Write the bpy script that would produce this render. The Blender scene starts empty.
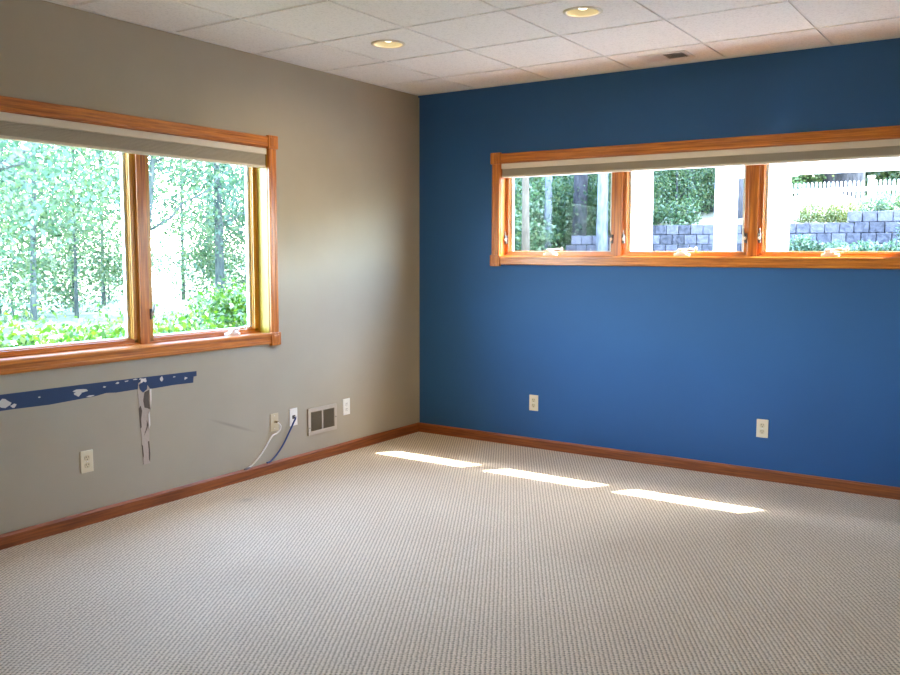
import bpy, bmesh, math, random
import numpy as np
from mathutils import Vector, Matrix, noise
SC = bpy.context.scene
COL = SC.collection
R = math.radians

# ------------------------------------------------------------------ camera
cam_d = bpy.data.cameras.new('camera'); cam = bpy.data.objects.new('camera', cam_d); COL.objects.link(cam)
CX, CY, CZ = 4.0287, -5.5422, 1.4048
YAW, PIT, ROL = R(33.9384), R(5.4918), R(0.151)
fw = Vector((-math.sin(YAW)*math.cos(PIT), math.cos(YAW)*math.cos(PIT), -math.sin(PIT)))
r0 = fw.cross(Vector((0, 0, 1))).normalized(); u0 = r0.cross(fw)
rr = r0*math.cos(ROL)+u0*math.sin(ROL); uu = -r0*math.sin(ROL)+u0*math.cos(ROL)
M = Matrix((rr, uu, -fw)).transposed().to_4x4(); M.translation = (CX, CY, CZ)
cam.matrix_world = M
cam_d.sensor_width = 36; cam_d.lens = 876.425/900*36; cam_d.clip_start = .05; cam_d.clip_end = 400
SC.camera = cam

# ------------------------------------------------------------------ light
SC.view_settings.view_transform = 'Standard'; SC.view_settings.look = 'None'
SC.view_settings.gamma = 1; SC.view_settings.use_curve_mapping = False
SC.view_settings.exposure = 0.86
SUN_DIR = Vector((.46, .66, 1.435)).normalized()
w = bpy.data.worlds.new('sky'); SC.world = w; w.use_nodes = True
wn = w.node_tree.nodes; wl = w.node_tree.links
sky = wn.new('ShaderNodeTexSky'); sky.sky_type = 'NISHITA'; sky.sun_disc = False
sky.sun_elevation = math.asin(SUN_DIR.z); sky.sun_rotation = math.atan2(SUN_DIR.x, SUN_DIR.y)
sky.air_density = 1.0; sky.dust_density = 1.2; sky.ozone_density = 2.5
wl.new(sky.outputs[0], wn['Background'].inputs[0]); wn['Background'].inputs[1].default_value = 5.2
sd = bpy.data.lights.new('sun', 'SUN'); sd.energy = 30.0; sd.angle = R(.6); sd.color = (1, .95, .87)
sun = bpy.data.objects.new('sun', sd); COL.objects.link(sun)
sun.rotation_euler = SUN_DIR.to_track_quat('Z', 'Y').to_euler()
def area(name, loc, direction, sx, sy, power, color):
    d = bpy.data.lights.new(name, 'AREA'); d.shape = 'RECTANGLE'; d.size = sx; d.size_y = sy; d.energy = power; d.color = color
    o = bpy.data.objects.new(name, d); COL.objects.link(o); o.location = loc
    o.rotation_euler = Vector(direction).to_track_quat('-Z', 'Z').to_euler(); return o
# added warm fill lamp behind an invented opening in the unseen rear wall
area('added_fill_light', (5.1, -8.5, 1.1), (-.35, 1, .35), .95, 2.0, 34, (1, .76, .50))
SC.cycles.max_bounces = 10; SC.cycles.diffuse_bounces = 6; SC.cycles.transparent_max_bounces = 16
SC.cycles.caustics_reflective = False; SC.cycles.caustics_refractive = False
SC.cycles.sample_clamp_indirect = 6

# ------------------------------------------------------------------ helpers
class MB:
    def __init__(s): s.bm = bmesh.new()
    def box(s, x0, x1, y0, y1, z0, z1, bev=0.0, rot=None):
        b = bmesh.new()
        bmesh.ops.create_cube(b, size=1)
        for v in b.verts:
            v.co = Vector(((x0+x1)/2+v.co.x*(x1-x0), (y0+y1)/2+v.co.y*(y1-y0), (z0+z1)/2+v.co.z*(z1-z0)))
        if bev: bmesh.ops.bevel(b, geom=b.edges[:], offset=bev, segments=2, affect='EDGES', profile=.6)
        if rot is not None:
            for v in b.verts: v.co = rot @ v.co
        s.add(b); return s
    def add(s, b):
        me = bpy.data.meshes.new('t'); b.to_mesh(me); b.free(); s.bm.from_mesh(me); bpy.data.meshes.remove(me)
    def tube(s, pts, rad, n=10, cap=True):
        pts = [Vector(p) for p in pts]
        if not hasattr(rad, '__len__'): rad = [rad]*len(pts)
        rings = []; ref = None
        for i, p in enumerate(pts):
            t = (pts[min(i+1, len(pts)-1)]-pts[max(i-1, 0)]).normalized()
            if ref is None: ref = t.orthogonal().normalized()
            a = (ref-t*ref.dot(t)).normalized(); ref = a; bb = t.cross(a)
            rings.append([s.bm.verts.new(p+(a*math.cos(2*math.pi*k/n)+bb*math.sin(2*math.pi*k/n))*rad[i]) for k in range(n)])
        for a, b in zip(rings, rings[1:]):
            for k in range(n):
                f = s.bm.faces.new((a[k], a[(k+1) % n], b[(k+1) % n], b[k])); f.smooth = True
        if cap:
            s.bm.faces.new(rings[0][::-1]); s.bm.faces.new(rings[-1])
        return s
    def lathe(s, prof, n=40, mat=None, closed=False):
        rings = []
        for (r, z) in prof:
            ring = [Vector((r*math.cos(2*math.pi*k/n), r*math.sin(2*math.pi*k/n), z)) for k in range(n)]
            if mat is not None: ring = [mat @ q for q in ring]
            rings.append([s.bm.verts.new(q) for q in ring])
        for a, b in zip(rings, rings[1:]):
            for k in range(n):
                f = s.bm.faces.new((a[k], a[(k+1) % n], b[(k+1) % n], b[k])); f.smooth = True
        if closed: s.bm.faces.new(rings[0][::-1]); s.bm.faces.new(rings[-1])
        return s
    def ball(s, c, r, sc=(1, 1, 1), sub=2):
        b = bmesh.new(); bmesh.ops.create_icosphere(b, subdivisions=sub, radius=r)
        for v in b.verts: v.co = Vector((c[0]+v.co.x*sc[0], c[1]+v.co.y*sc[1], c[2]+v.co.z*sc[2]))
        for f in b.faces: f.smooth = True
        s.add(b); return s
    def prism(s, poly, axis, a0, a1):
        """extrude a 2-D outline along an axis; (u,v) fill the other two axes in x,y,z order"""
        def P(u, v, a):
            return {'x': (a, u, v), 'y': (u, a, v), 'z': (u, v, a)}[axis]
        A = [s.bm.verts.new(P(u, v, a0)) for u, v in poly]; B = [s.bm.verts.new(P(u, v, a1)) for u, v in poly]
        n = len(poly)
        for k in range(n): s.bm.faces.new((A[k], A[(k+1) % n], B[(k+1) % n], B[k]))
        s.bm.faces.new(A[::-1]); s.bm.faces.new(B); return s
    def build(s, name, mat, parent=None, loc=None):
        bmesh.ops.recalc_face_normals(s.bm, faces=s.bm.faces[:])
        me = bpy.data.meshes.new(name)
        if loc is not None:
            for v in s.bm.verts: v.co -= Vector(loc)
        s.bm.to_mesh(me); s.bm.free()
        me.materials.append(mat)
        return link(name, me, parent, loc)
def link(name, me, parent=None, loc=None):
    o = bpy.data.objects.new(name, me); COL.objects.link(o)
    if loc is not None: o.location = loc
    if parent is not None:
        o.parent = parent
        o.location = Vector(o.location)-world_loc(parent)
    return o
def world_loc(o):
    v = Vector(o.location)
    while o.parent is not None: o = o.parent; v += Vector(o.location)
    return v
def empty(name, loc, label=None, cat=None, group=None, kind=None):
    o = bpy.data.objects.new(name, None); COL.objects.link(o); o.location = loc; o.empty_display_size = .05
    return tag(o, label, cat, group, kind)
def tag(o, label=None, cat=None, group=None, kind=None):
    if label: o['label'] = label
    if cat: o['category'] = cat
    if group: o['group'] = group
    if kind: o['kind'] = kind
    return o
def copy_tree(o, parent=None):
    c = o.copy(); COL.objects.link(c)
    if parent is not None: c.parent = parent
    for ch in list(o.children): copy_tree(ch, c)
    return c

# ------------------------------------------------------------------ materials
def mat(name):
    m = bpy.data.materials.new(name); m.use_nodes = True
    nt = m.node_tree; return m, nt, nt.nodes, nt.links, nt.nodes['Principled BSDF']
def plain(name, col, rough=.5, metal=0, spec=.5, bump=0, bscale=200, var=0):
    m, nt, N, Lk, P = mat(name)
    P.inputs['Base Color'].default_value = (*col, 1); P.inputs['Roughness'].default_value = rough
    P.inputs['Metallic'].default_value = metal; P.inputs['Specular IOR Level'].default_value = spec
    tc = N.new('ShaderNodeTexCoord')
    nz = N.new('ShaderNodeTexNoise'); nz.inputs['Scale'].default_value = bscale; nz.inputs['Detail'].default_value = 4
    Lk.new(tc.outputs['Object'], nz.inputs['Vector'])
    if bump:
        b = N.new('ShaderNodeBump'); b.inputs['Strength'].default_value = bump; b.inputs['Distance'].default_value = .002
        Lk.new(nz.outputs['Fac'], b.inputs['Height']); Lk.new(b.outputs[0], P.inputs['Normal'])
    if var:
        n2 = N.new('ShaderNodeTexNoise'); n2.inputs['Scale'].default_value = bscale*.05; Lk.new(tc.outputs['Object'], n2.inputs['Vector'])
        mx = N.new('ShaderNodeMixRGB'); mx.blend_type = 'MULTIPLY'; mx.inputs[0].default_value = 1
        mx.inputs[1].default_value = (*col, 1)
        rp = N.new('ShaderNodeValToRGB'); rp.color_ramp.elements[0].color = (1-var,)*3+(1,); rp.color_ramp.elements[1].color = (1, 1, 1, 1)
        rp.color_ramp.elements[0].position = .3; rp.color_ramp.elements[1].position = .7
        Lk.new(n2.outputs['Fac'], rp.inputs[0]); Lk.new(rp.outputs[0], mx.inputs[2]); Lk.new(mx.outputs[0], P.inputs['Base Color'])
    return m
def oak(name, axis, dark, light, rough=.33, coat=.25):
    m, nt, N, Lk, P = mat(name)
    tc = N.new('ShaderNodeTexCoord'); mp = N.new('ShaderNodeMapping')
    s = [55, 55, 55]; s['xyz'.index(axis)] = 2.2; mp.inputs['Scale'].default_value = s
    Lk.new(tc.outputs['Object'], mp.inputs['Vector'])
    nz = N.new('ShaderNodeTexNoise'); nz.inputs['Scale'].default_value = 1.6; nz.inputs['Detail'].default_value = 8; nz.inputs['Roughness'].default_value = .62
    Lk.new(mp.outputs[0], nz.inputs['Vector'])
    rp = N.new('ShaderNodeValToRGB'); e = rp.color_ramp.elements
    e[0].position = .33; e[0].color = (*dark, 1); e[1].position = .66; e[1].color = (*light, 1)
    Lk.new(nz.outputs['Fac'], rp.inputs[0]); Lk.new(rp.outputs[0], P.inputs['Base Color'])
    P.inputs['Roughness'].default_value = rough; P.inputs['Coat Weight'].default_value = coat; P.inputs['Coat Roughness'].default_value = .2
    b = N.new('ShaderNodeBump'); b.inputs['Strength'].default_value = .12; b.inputs['Distance'].default_value = .001
    Lk.new(nz.outputs['Fac'], b.inputs['Height']); Lk.new(b.outputs[0], P.inputs['Normal'])
    return m
DK, LT = (.30, .080, .009), (.66, .225, .026)
OAK = {a: oak('oak_'+a, a, DK, LT) for a in 'xyz'}
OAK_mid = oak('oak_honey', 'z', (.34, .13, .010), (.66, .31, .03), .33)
OAK_hedge_lit = oak('oak_hedge_tint', 'z', (.30, .185, .003), (.43, .285, .005), .4, .1)  # oak with the hedge's yellow-green reflected light put into its colour
DK2, LT2 = (.15, .034, .004), (.33, .092, .014)
OAKB = {a: oak('oak_base_'+a, a, DK2, LT2, .55, 0) for a in 'xyz'}

def wall_paint(name, col, extra=None):
    m, nt, N, Lk, P = mat(name)
    tc = N.new('ShaderNodeTexCoord')
    P.inputs['Roughness'].default_value = .62; P.inputs['Specular IOR Level'].default_value = .35
    nz = N.new('ShaderNodeTexNoise'); nz.inputs['Scale'].default_value = 260; nz.inputs['Detail'].default_value = 3
    Lk.new(tc.outputs['Object'], nz.inputs['Vector'])
    b = N.new('ShaderNodeBump'); b.inputs['Strength'].default_value = .16; b.inputs['Distance'].default_value = .0015
    Lk.new(nz.outputs['Fac'], b.inputs['Height']); Lk.new(b.outputs[0], P.inputs['Normal'])
    n2 = N.new('ShaderNodeTexNoise'); n2.inputs['Scale'].default_value = 1.3; n2.inputs['Detail'].default_value = 5
    Lk.new(tc.outputs['Object'], n2.inputs['Vector'])
    rp = N.new('ShaderNodeValToRGB'); rp.color_ramp.elements[0].color = tuple(c*.95 for c in col)+(1,); rp.color_ramp.elements[1].color = tuple(min(1, c*1.04) for c in col)+(1,)
    rp.color_ramp.elements[0].position = .35; rp.color_ramp.elements[1].position = .65
    Lk.new(n2.outputs['Fac'], rp.inputs[0])
    out = rp.outputs[0]
    if extra: out = extra(N, Lk, tc, out)
    Lk.new(out, P.inputs['Base Color'])
    return m
def grey_streak(N, Lk, tc, base):
    # a faint grey streak on the left wall beside the cable plate
    mp = N.new('ShaderNodeMapping'); mp.vector_type = 'TEXTURE'
    mp.inputs['Location'].default_value = (0, -1.92, .357); mp.inputs['Rotation'].default_value = (R(-20.5), 0, 0); mp.inputs['Scale'].default_value = (1, .2, .011)
    Lk.new(tc.outputs['Object'], mp.inputs['Vector'])
    ln = N.new('ShaderNodeVectorMath'); ln.operation = 'LENGTH'; Lk.new(mp.outputs[0], ln.inputs[0])
    mr = N.new('ShaderNodeMapRange'); mr.inputs[1].default_value = .2; mr.inputs[2].default_value = 1.1; mr.inputs[3].default_value = .35; mr.inputs[4].default_value = 0
    Lk.new(ln.outputs['Value'], mr.inputs[0])
    mx = N.new('ShaderNodeMixRGB'); mx.inputs[2].default_value = (.12, .11, .1, 1)
    Lk.new(mr.outputs[0], mx.inputs[0]); Lk.new(base, mx.inputs[1]); return mx.outputs[0]
GREY = (.385, .338, .254)
M_grey = wall_paint('grey_beige_paint', GREY, grey_streak)
M_grey2 = wall_paint('grey_beige_paint_plain', GREY)
M_blue = wall_paint('blue_paint', (.022, .095, .248))
M_brown = wall_paint('brown_paint', (.36, .29, .21))
M_white = plain('white_enamel', (.82, .80, .76), .4)
M_ext = plain('exterior_white_paint', (.85, .85, .84), .5)
M_almond = plain('almond_plastic', (.74, .66, .47), .35)
M_almond2 = plain('almond_receptacle', (.66, .55, .34), .35)
M_wplate = plain('white_plastic', (.80, .78, .72), .35)
M_dark = plain('dark_slot', (.02, .018, .015), .7)
M_hard = plain('offwhite_hardware', (.78, .74, .68), .3)
M_steel = plain('dark_steel', (.16, .14, .12), .35, .8)
M_shade = plain('shade_fabric', (.50, .46, .38), .85, bump=.3, bscale=400)
M_rail = plain('shade_rail', (.72, .66, .55), .5)

def carpet():
    m, nt, N, Lk, P = mat('loop_carpet')
    P.inputs['Roughness'].default_value = .95; P.inputs['Specular IOR Level'].default_value = .1
    P.inputs['Sheen Weight'].default_value = .15
    tc = N.new('ShaderNodeTexCoord')
    mp = N.new('ShaderNodeMapping'); mp.inputs['Rotation'].default_value = (0, 0, R(-30)); Lk.new(tc.outputs['Object'], mp.inputs['Vector'])
    # wobble
    nz = N.new('ShaderNodeTexNoise'); nz.inputs['Scale'].default_value = 45; nz.inputs['Detail'].default_value = 2; Lk.new(mp.outputs[0], nz.inputs['Vector'])
    sc_ = N.new('ShaderNodeVectorMath'); sc_.operation = 'SCALE'; sc_.inputs['Scale'].default_value = .010; Lk.new(nz.outputs['Color'], sc_.inputs[0])
    ad = N.new('ShaderNodeVectorMath'); ad.operation = 'ADD'; Lk.new(mp.outputs[0], ad.inputs[0]); Lk.new(sc_.outputs[0], ad.inputs[1])
    sp = N.new('ShaderNodeSeparateXYZ'); Lk.new(ad.outputs[0], sp.inputs[0])
    def sinw(src, period, off=None):
        a = N.new('ShaderNodeMath'); a.operation = 'MULTIPLY'; a.inputs[1].default_value = 2*math.pi/period; Lk.new(src, a.inputs[0])
        s_ = a.outputs[0]
        if off is not None:
            q = N.new('ShaderNodeMath'); q.operation = 'ADD'; Lk.new(s_, q.inputs[0]); Lk.new(off, q.inputs[1]); s_ = q.outputs[0]
        b = N.new('ShaderNodeMath'); b.operation = 'SINE'; Lk.new(s_, b.inputs[0]); return b.outputs[0]
    sx = sinw(sp.outputs[0], .0172)
    sy = sinw(sp.outputs[1], .0165)
    mul = N.new('ShaderNodeMath'); mul.operation = 'MULTIPLY_ADD'; mul.inputs[1].default_value = .55; Lk.new(sy, mul.inputs[0]); Lk.new(sx, mul.inputs[2])
    h = N.new('ShaderNodeMapRange'); h.inputs[1].default_value = -1.4; h.inputs[2].default_value = 1.0; Lk.new(mul.outputs[0], h.inputs[0])
    rp = N.new('ShaderNodeValToRGB'); e = rp.color_ramp.elements
    e[0].position = 0; e[0].color = (.25, .205, .15, 1); e[1].position = .62; e[1].color = (.72, .595, .425, 1)
    Lk.new(h.outputs[0], rp.inputs[0])
    # tuft colour variation
    n2 = N.new('ShaderNodeTexNoise'); n2.inputs['Scale'].default_value = 105; n2.inputs['Detail'].default_value = 2; Lk.new(tc.outputs['Object'], n2.inputs['Vector'])
    r2 = N.new('ShaderNodeValToRGB'); r2.color_ramp.elements[0].position = .3; r2.color_ramp.elements[0].color = (.62, .61, .60, 1); r2.color_ramp.elements[1].position = .6; r2.color_ramp.elements[1].color = (1, 1, 1, 1)
    Lk.new(n2.outputs['Fac'], r2.inputs[0])
    mx = N.new('ShaderNodeMixRGB'); mx.blend_type = 'MULTIPLY'; mx.inputs[0].default_value = .8; Lk.new(rp.outputs[0], mx.inputs[1]); Lk.new(r2.outputs[0], mx.inputs[2])
    # traffic wear
    n3 = N.new('ShaderNodeTexNoise'); n3.inputs['Scale'].default_value = 1.6; n3.inputs['Detail'].default_value = 4; Lk.new(tc.outputs['Object'], n3.inputs['Vector'])
    r3 = N.new('ShaderNodeValToRGB'); r3.color_ramp.elements[0].position = .35; r3.color_ramp.elements[0].color = (.93, .92, .91, 1); r3.color_ramp.elements[1].position = .65; r3.color_ramp.elements[1].color = (1, 1, 1, 1)
    Lk.new(n3.outputs['Fac'], r3.inputs[0])
    m3 = N.new('ShaderNodeMixRGB'); m3.blend_type = 'MULTIPLY'; m3.inputs[0].default_value = 1; Lk.new(mx.outputs[0], m3.inputs[1]); Lk.new(r3.outputs[0], m3.inputs[2])
    # small stain by the left wall
    ms = N.new('ShaderNodeMapping'); ms.vector_type = 'TEXTURE'; ms.inputs['Location'].default_value = (.33, -2.13, 0); ms.inputs['Scale'].default_value = (.06, .09, 1)
    Lk.new(ad.outputs[0], ms.inputs['Vector']); 
    ms2 = N.new('ShaderNodeMapping'); ms2.vector_type = 'TEXTURE'; ms2.inputs['Location'].default_value = (.33, -2.13, 0); ms2.inputs['Scale'].default_value = (.06, .09, 1)
    Lk.new(tc.outputs['Object'], ms2.inputs['Vector'])
    ln = N.new('ShaderNodeVectorMath'); ln.operation = 'LENGTH'; Lk.new(ms2.outputs[0], ln.inputs[0])
    na = N.new('ShaderNodeMath'); na.operation = 'ADD'; n4 = N.new('ShaderNodeTexNoise'); n4.inputs['Scale'].default_value = 18; Lk.new(tc.outputs['Object'], n4.inputs['Vector'])
    Lk.new(ln.outputs['Value'], na.inputs[0]); Lk.new(n4.outputs['Fac'], na.inputs[1])
    mr = N.new('ShaderNodeMapRange'); mr.inputs[1].default_value = .6; mr.inputs[2].default_value = 1.4; mr.inputs[3].default_value = .4; mr.inputs[4].default_value = 0
    Lk.new(na.outputs[0], mr.inputs[0])
    m4 = N.new('ShaderNodeMixRGB'); m4.inputs[2].default_value = (.22, .2, .18, 1); Lk.new(mr.outputs[0], m4.inputs[0]); Lk.new(m3.outputs[0], m4.inputs[1])
    Lk.new(m4.outputs[0], P.inputs['Base Color'])
    b = N.new('ShaderNodeBump'); b.inputs['Strength'].default_value = .5; b.inputs['Distance'].default_value = .003
    Lk.new(h.outputs[0], b.inputs['Height']); Lk.new(b.outputs[0], P.inputs['Normal'])
    return m
M_carpet = carpet()

def tile_mat():
    m, nt, N, Lk, P = mat('acoustic_tile')
    P.inputs['Roughness'].default_value = .9
    tc = N.new('ShaderNodeTexCoord')
    nz = N.new('ShaderNodeTexNoise'); nz.inputs['Scale'].default_value = 90; nz.inputs['Detail'].default_value = 6; nz.inputs['Roughness'].default_value = .7
    Lk.new(tc.outputs['Object'], nz.inputs['Vector'])
    rp = N.new('ShaderNodeValToRGB'); e = rp.color_ramp.elements
    e[0].position = .34; e[0].color = (.74, .72, .69, 1); e[1].position = .5; e[1].color = (.90, .88, .85, 1)
    Lk.new(nz.outputs['Fac'], rp.inputs[0]); Lk.new(rp.outputs[0], P.inputs['Base Color'])
    b = N.new('ShaderNodeBump'); b.inputs['Strength'].default_value = .35; b.inputs['Distance'].default_value = .002
    Lk.new(nz.outputs['Fac'], b.inputs['Height']); Lk.new(b.outputs[0], P.inputs['Normal'])
    return m
M_tile = tile_mat()
M_grid = plain('grid_white', (.80, .78, .75), .5)

def glass():
    m = bpy.data.materials.new('window_glass'); m.use_nodes = True
    nt = m.node_tree; N = nt.nodes; Lk = nt.links; N.clear()
    o = N.new('ShaderNodeOutputMaterial'); t = N.new('ShaderNodeBsdfTransparent'); t.inputs[0].default_value = (.97, .99, .98, 1)
    g = N.new('ShaderNodeBsdfGlossy'); g.inputs['Roughness'].default_value = .01
    fr = N.new('ShaderNodeLayerWeight'); fr.inputs[0].default_value = .5
    pw = N.new('ShaderNodeMath'); pw.operation = 'POWER'; pw.inputs[1].default_value = 5; Lk.new(fr.outputs['Facing'], pw.inputs[0])
    ma = N.new('ShaderNodeMath'); ma.operation = 'MULTIPLY_ADD'; ma.inputs[1].default_value = .9; ma.inputs[2].default_value = .0015; Lk.new(pw.outputs[0], ma.inputs[0])
    mx = N.new('ShaderNodeMixShader'); Lk.new(ma.outputs[0], mx.inputs[0]); Lk.new(t.outputs[0], mx.inputs[1]); Lk.new(g.outputs[0], mx.inputs[2])
    Lk.new(mx.outputs[0], o.inputs[0]); return m
M_glass = glass()
def leaf_mat(name, cols, trans=.5, rough=.6):
    m = bpy.data.materials.new(name); m.use_nodes = True
    nt = m.node_tree; N = nt.nodes; Lk = nt.links; N.clear()
    o = N.new('ShaderNodeOutputMaterial'); ge = N.new('ShaderNodeNewGeometry')
    rp = N.new('ShaderNodeValToRGB'); e = rp.color_ramp.elements
    while len(e) < len(cols): e.new(.5)
    for i, c in enumerate(cols): e[i].position = i/(len(cols)-1); e[i].color = (c[0]*.27, c[1]*.26, c[2]*.155, 1)
    Lk.new(ge.outputs['Random Per Island'], rp.inputs[0])
    d = N.new('ShaderNodeBsdfDiffuse'); t = N.new('ShaderNodeBsdfTranslucent')
    Lk.new(rp.outputs[0], d.inputs[0]); Lk.new(rp.outputs[0], t.inputs[0])
    mx = N.new('ShaderNodeMixShader'); mx.inputs[0].default_value = trans
    Lk.new(d.outputs[0], mx.inputs[1]); Lk.new(t.outputs[0], mx.inputs[2])
    g = N.new('ShaderNodeBsdfGlossy'); g.inputs['Roughness'].default_value = .45
    m2 = N.new('ShaderNodeMixShader'); m2.inputs[0].default_value = .06; Lk.new(mx.outputs[0], m2.inputs[1]); Lk.new(g.outputs[0], m2.inputs[2])
    Lk.new(m2.outputs[0], o.inputs[0]); return m
LF_bright = leaf_mat('leaf_bright', [(.10, .30, .14), (.22, .48, .26), (.40, .62, .36), (.55, .72, .42)], .55)
LF_teal = leaf_mat('leaf_teal', [(.06, .24, .17), (.14, .38, .28), (.28, .52, .40)], .5)
LF_wood = leaf_mat('leaf_woodland', [(.07, .22, .11), (.14, .36, .18), (.26, .48, .25), (.50, .62, .36)], .5)
LF_hedge = leaf_mat('leaf_hedge', [(.06, .28, .05), (.16, .48, .03), (.32, .60, .04), (.15, .40, .14)], .5)
LF_yel = leaf_mat('leaf_yellow_green', [(.25, .42, .10), (.48, .60, .18), (.60, .62, .30)], .5)
LF_blu = leaf_mat('leaf_blue_green', [(.16, .42, .32), (.30, .55, .45), (.50, .70, .60)], .5)
LF_dark = leaf_mat('leaf_dark', [(.03, .12, .05), (.07, .22, .09), (.12, .30, .12)], .4)
def bark(name, a, b):
    m = plain(name, a, .9, bump=.6, bscale=30)
    N = m.node_tree.nodes; Lk = m.node_tree.links
    tc = N.new('ShaderNodeTexCoord'); mp = N.new('ShaderNodeMapping'); mp.inputs['Scale'].default_value = (14, 14, 3); Lk.new(tc.outputs['Object'], mp.inputs[0])
    nz = N.new('ShaderNodeTexNoise'); nz.inputs['Scale'].default_value = 1.5; nz.inputs['Detail'].default_value = 6; Lk.new(mp.outputs[0], nz.inputs['Vector'])
    rp = N.new('ShaderNodeValToRGB'); rp.color_ramp.elements[0].position = .35; rp.color_ramp.elements[1].position = .65
    rp.color_ramp.elements[0].color = (*a, 1); rp.color_ramp.elements[1].color = (*b, 1)
    Lk.new(nz.outputs['Fac'], rp.inputs[0]); Lk.new(rp.outputs[0], N['Principled BSDF'].inputs['Base Color']); return m
BK_pale = bark('bark_pale', (.065, .065, .075), (.14, .14, .155))
BK_dark = bark('bark_dark', (.015, .013, .016), (.05, .044, .05))
BK_teal = bark('bark_mid', (.025, .035, .03), (.07, .08, .065))

# ------------------------------------------------------------------ room shell
H = 2.607; XW, YW = 6.6, -8.4; T = .15
# floor
fl = MB().box(-.02, XW, YW, .02, -.12, 0).build('floor', M_carpet); tag(fl, kind='structure')
LY0, LY1, LZ0, LZ1 = -3.375, -1.597, .893, 2.055       # left window opening
BX0, BX1, BZ0, BZ1 = .739, 3.42, 1.384, 2.055         # blue-wall window opening
b = MB()
b.box(-T, 0, YW-T, LY0, -.3, H+.1).box(-T, 0, LY1, T, -.3, H+.1).box(-T, 0, LY0, LY1, -.3, LZ0).box(-T, 0, LY0, LY1, LZ1, H+.1)
tag(b.build('wall_left', M_grey), kind='structure')
b = MB()
b.box(0, BX0, 0, T, -.3, H+.1).box(BX1, XW+T, 0, T, -.3, H+.1).box(BX0, BX1, 0, T, -.3, BZ0).box(BX0, BX1, 0, T, BZ1, H+.1)
tag(b.build('wall_back', M_blue), kind='structure')
tag(MB().box(0, .011, -.0008, 0, .068, H-.02).build('trim_1', M_grey2), kind='structure')      # grey paint lapping onto the blue wall in the corner
b = MB(); b.box(XW, XW+.14, YW, 0, 0, H+.1)
tag(b.build('wall_right', M_brown), kind='structure')
b = MB(); b.box(0, 4.6, YW-.14, YW, 0, H+.1).box(5.6, XW+.14, YW-.14, YW, 0, H+.1).box(4.6, 5.6, YW-.14, YW, 2.1, H+.1)
tag(b.build('wall_front', M_brown), kind='structure')
tag(MB().box(4.3, 5.9, YW-.5, YW-.36, -.1, 2.4).build('fill_backing_plate', M_grey2), kind='structure')  # added unseen plate keeping sky light out behind the fill lamp
# roof slab over the room
tag(MB().box(-T, XW+.14, YW-.14, T, H+.16, H+.3).build('roof', M_ext), kind='structure')
tag(MB().box(-1.2, 8, T, .367, 2.58, 2.76).build('eave', M_ext), kind='structure')

# ceiling: lay-in tiles dropped below a white grid
CANS = [(.834, -1.44), (2.06, -1.44)]
u1, v1, P2 = .461, .521, .61
xs = [0]+[v1+k*P2 for k in range(10)]+[XW]; ys = [0]+[-(u1+k*P2) for k in range(13)]+[YW]
cb = MB(); g = .0085; zt = H-.002; zg = H+.016
def tile(x0, x1, y0, y1, can=None):
    bm = cb.bm
    if can is None:
        cb.box(x0, x1, y0, y1, zt, zt+.02); return
    n = 32; cx, cy = can; rh = .082
    inn = [bm.verts.new((cx+rh*math.cos(2*math.pi*k/n), cy+rh*math.sin(2*math.pi*k/n), zt)) for k in range(n)]
    out = []
    for k in range(n):
        c, s = math.cos(2*math.pi*k/n), math.sin(2*math.pi*k/n)
        t = min(((x1-cx)/c if c > 1e-6 else 9e9), ((x0-cx)/c if c < -1e-6 else 9e9), ((y1-cy)/s if s > 1e-6 else 9e9), ((y0-cy)/s if s < -1e-6 else 9e9))
        out.append((cx+c*t, cy+s*t))
    ov = [bm.verts.new((x, y, zt)) for x, y in out]; ou = [bm.verts.new((x, y, zt+.02)) for x, y in out]
    for k in range(n):
        j = (k+1) % n
        bm.faces.new((inn[k], inn[j], ov[j], ov[k])); bm.faces.new((ov[k], ov[j], ou[j], ou[k]))
    for (xc, yc) in ((x0, y0), (x1, y0), (x1, y1), (x0, y1)):      # corner fill
        d = sorted(range(n), key=lambda k: (out[k][0]-xc)**2+(out[k][1]-yc)**2)[:2]
        v = bm.verts.new((xc, yc, zt)); vu = bm.verts.new((xc, yc, zt+.02))
        bm.faces.new((ov[d[0]], ov[d[1]], v)); bm.faces.new((v, ov[d[0]], ou[d[0]], vu)); bm.faces.new((v, ov[d[1]], ou[d[1]], vu))
for i in range(len(xs)-1):
    for j in range(len(ys)-1):
        x0, x1, y1, y0 = xs[i]+g, xs[i+1]-g, ys[j]-.012, ys[j+1]+.012
        if i == 0: x0 = xs[0]
        if j == 0: y1 = 0
        c = next((c for c in CANS if x0 < c[0] < x1 and y0 < c[1] < y1), None)
        tile(x0, x1, y0, y1, c)
tag(cb.build('ceiling', M_tile), kind='structure')
gb = MB()
for x in xs[1:-1]: gb.box(x-.006, x+.006, YW, 0, H+.004, zg+.03)
for y in ys[1:-1]: gb.box(0, XW, y-.016, y+.016, zg+.0005, zg+.03)
tag(gb.build('ceiling_grid', M_grid), kind='structure')
e = MB(); e.box(0, XW, -.022, 0, H-.005, H+.002); tag(e.build('trim_2', M_grid), kind='structure')
e = MB(); e.box(0, .022, YW, 0, H-.005, H+.002); tag(e.build('trim_3', M_grid), kind='structure')

# baseboards with a small eased top
BH = .071
prof = [(0, 0), (.013, 0), (.013, BH-.012), (.006, BH), (0, BH)]
b = MB(); b.prism(prof, 'y', YW, 0); tag(b.build('baseboard_left', OAKB['y']), kind='structure')
b = MB(); b.prism([(-u, v) for u, v in prof], 'x', .0, XW); tag(b.build('baseboard_back', OAKB['x']), kind='structure')

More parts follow.
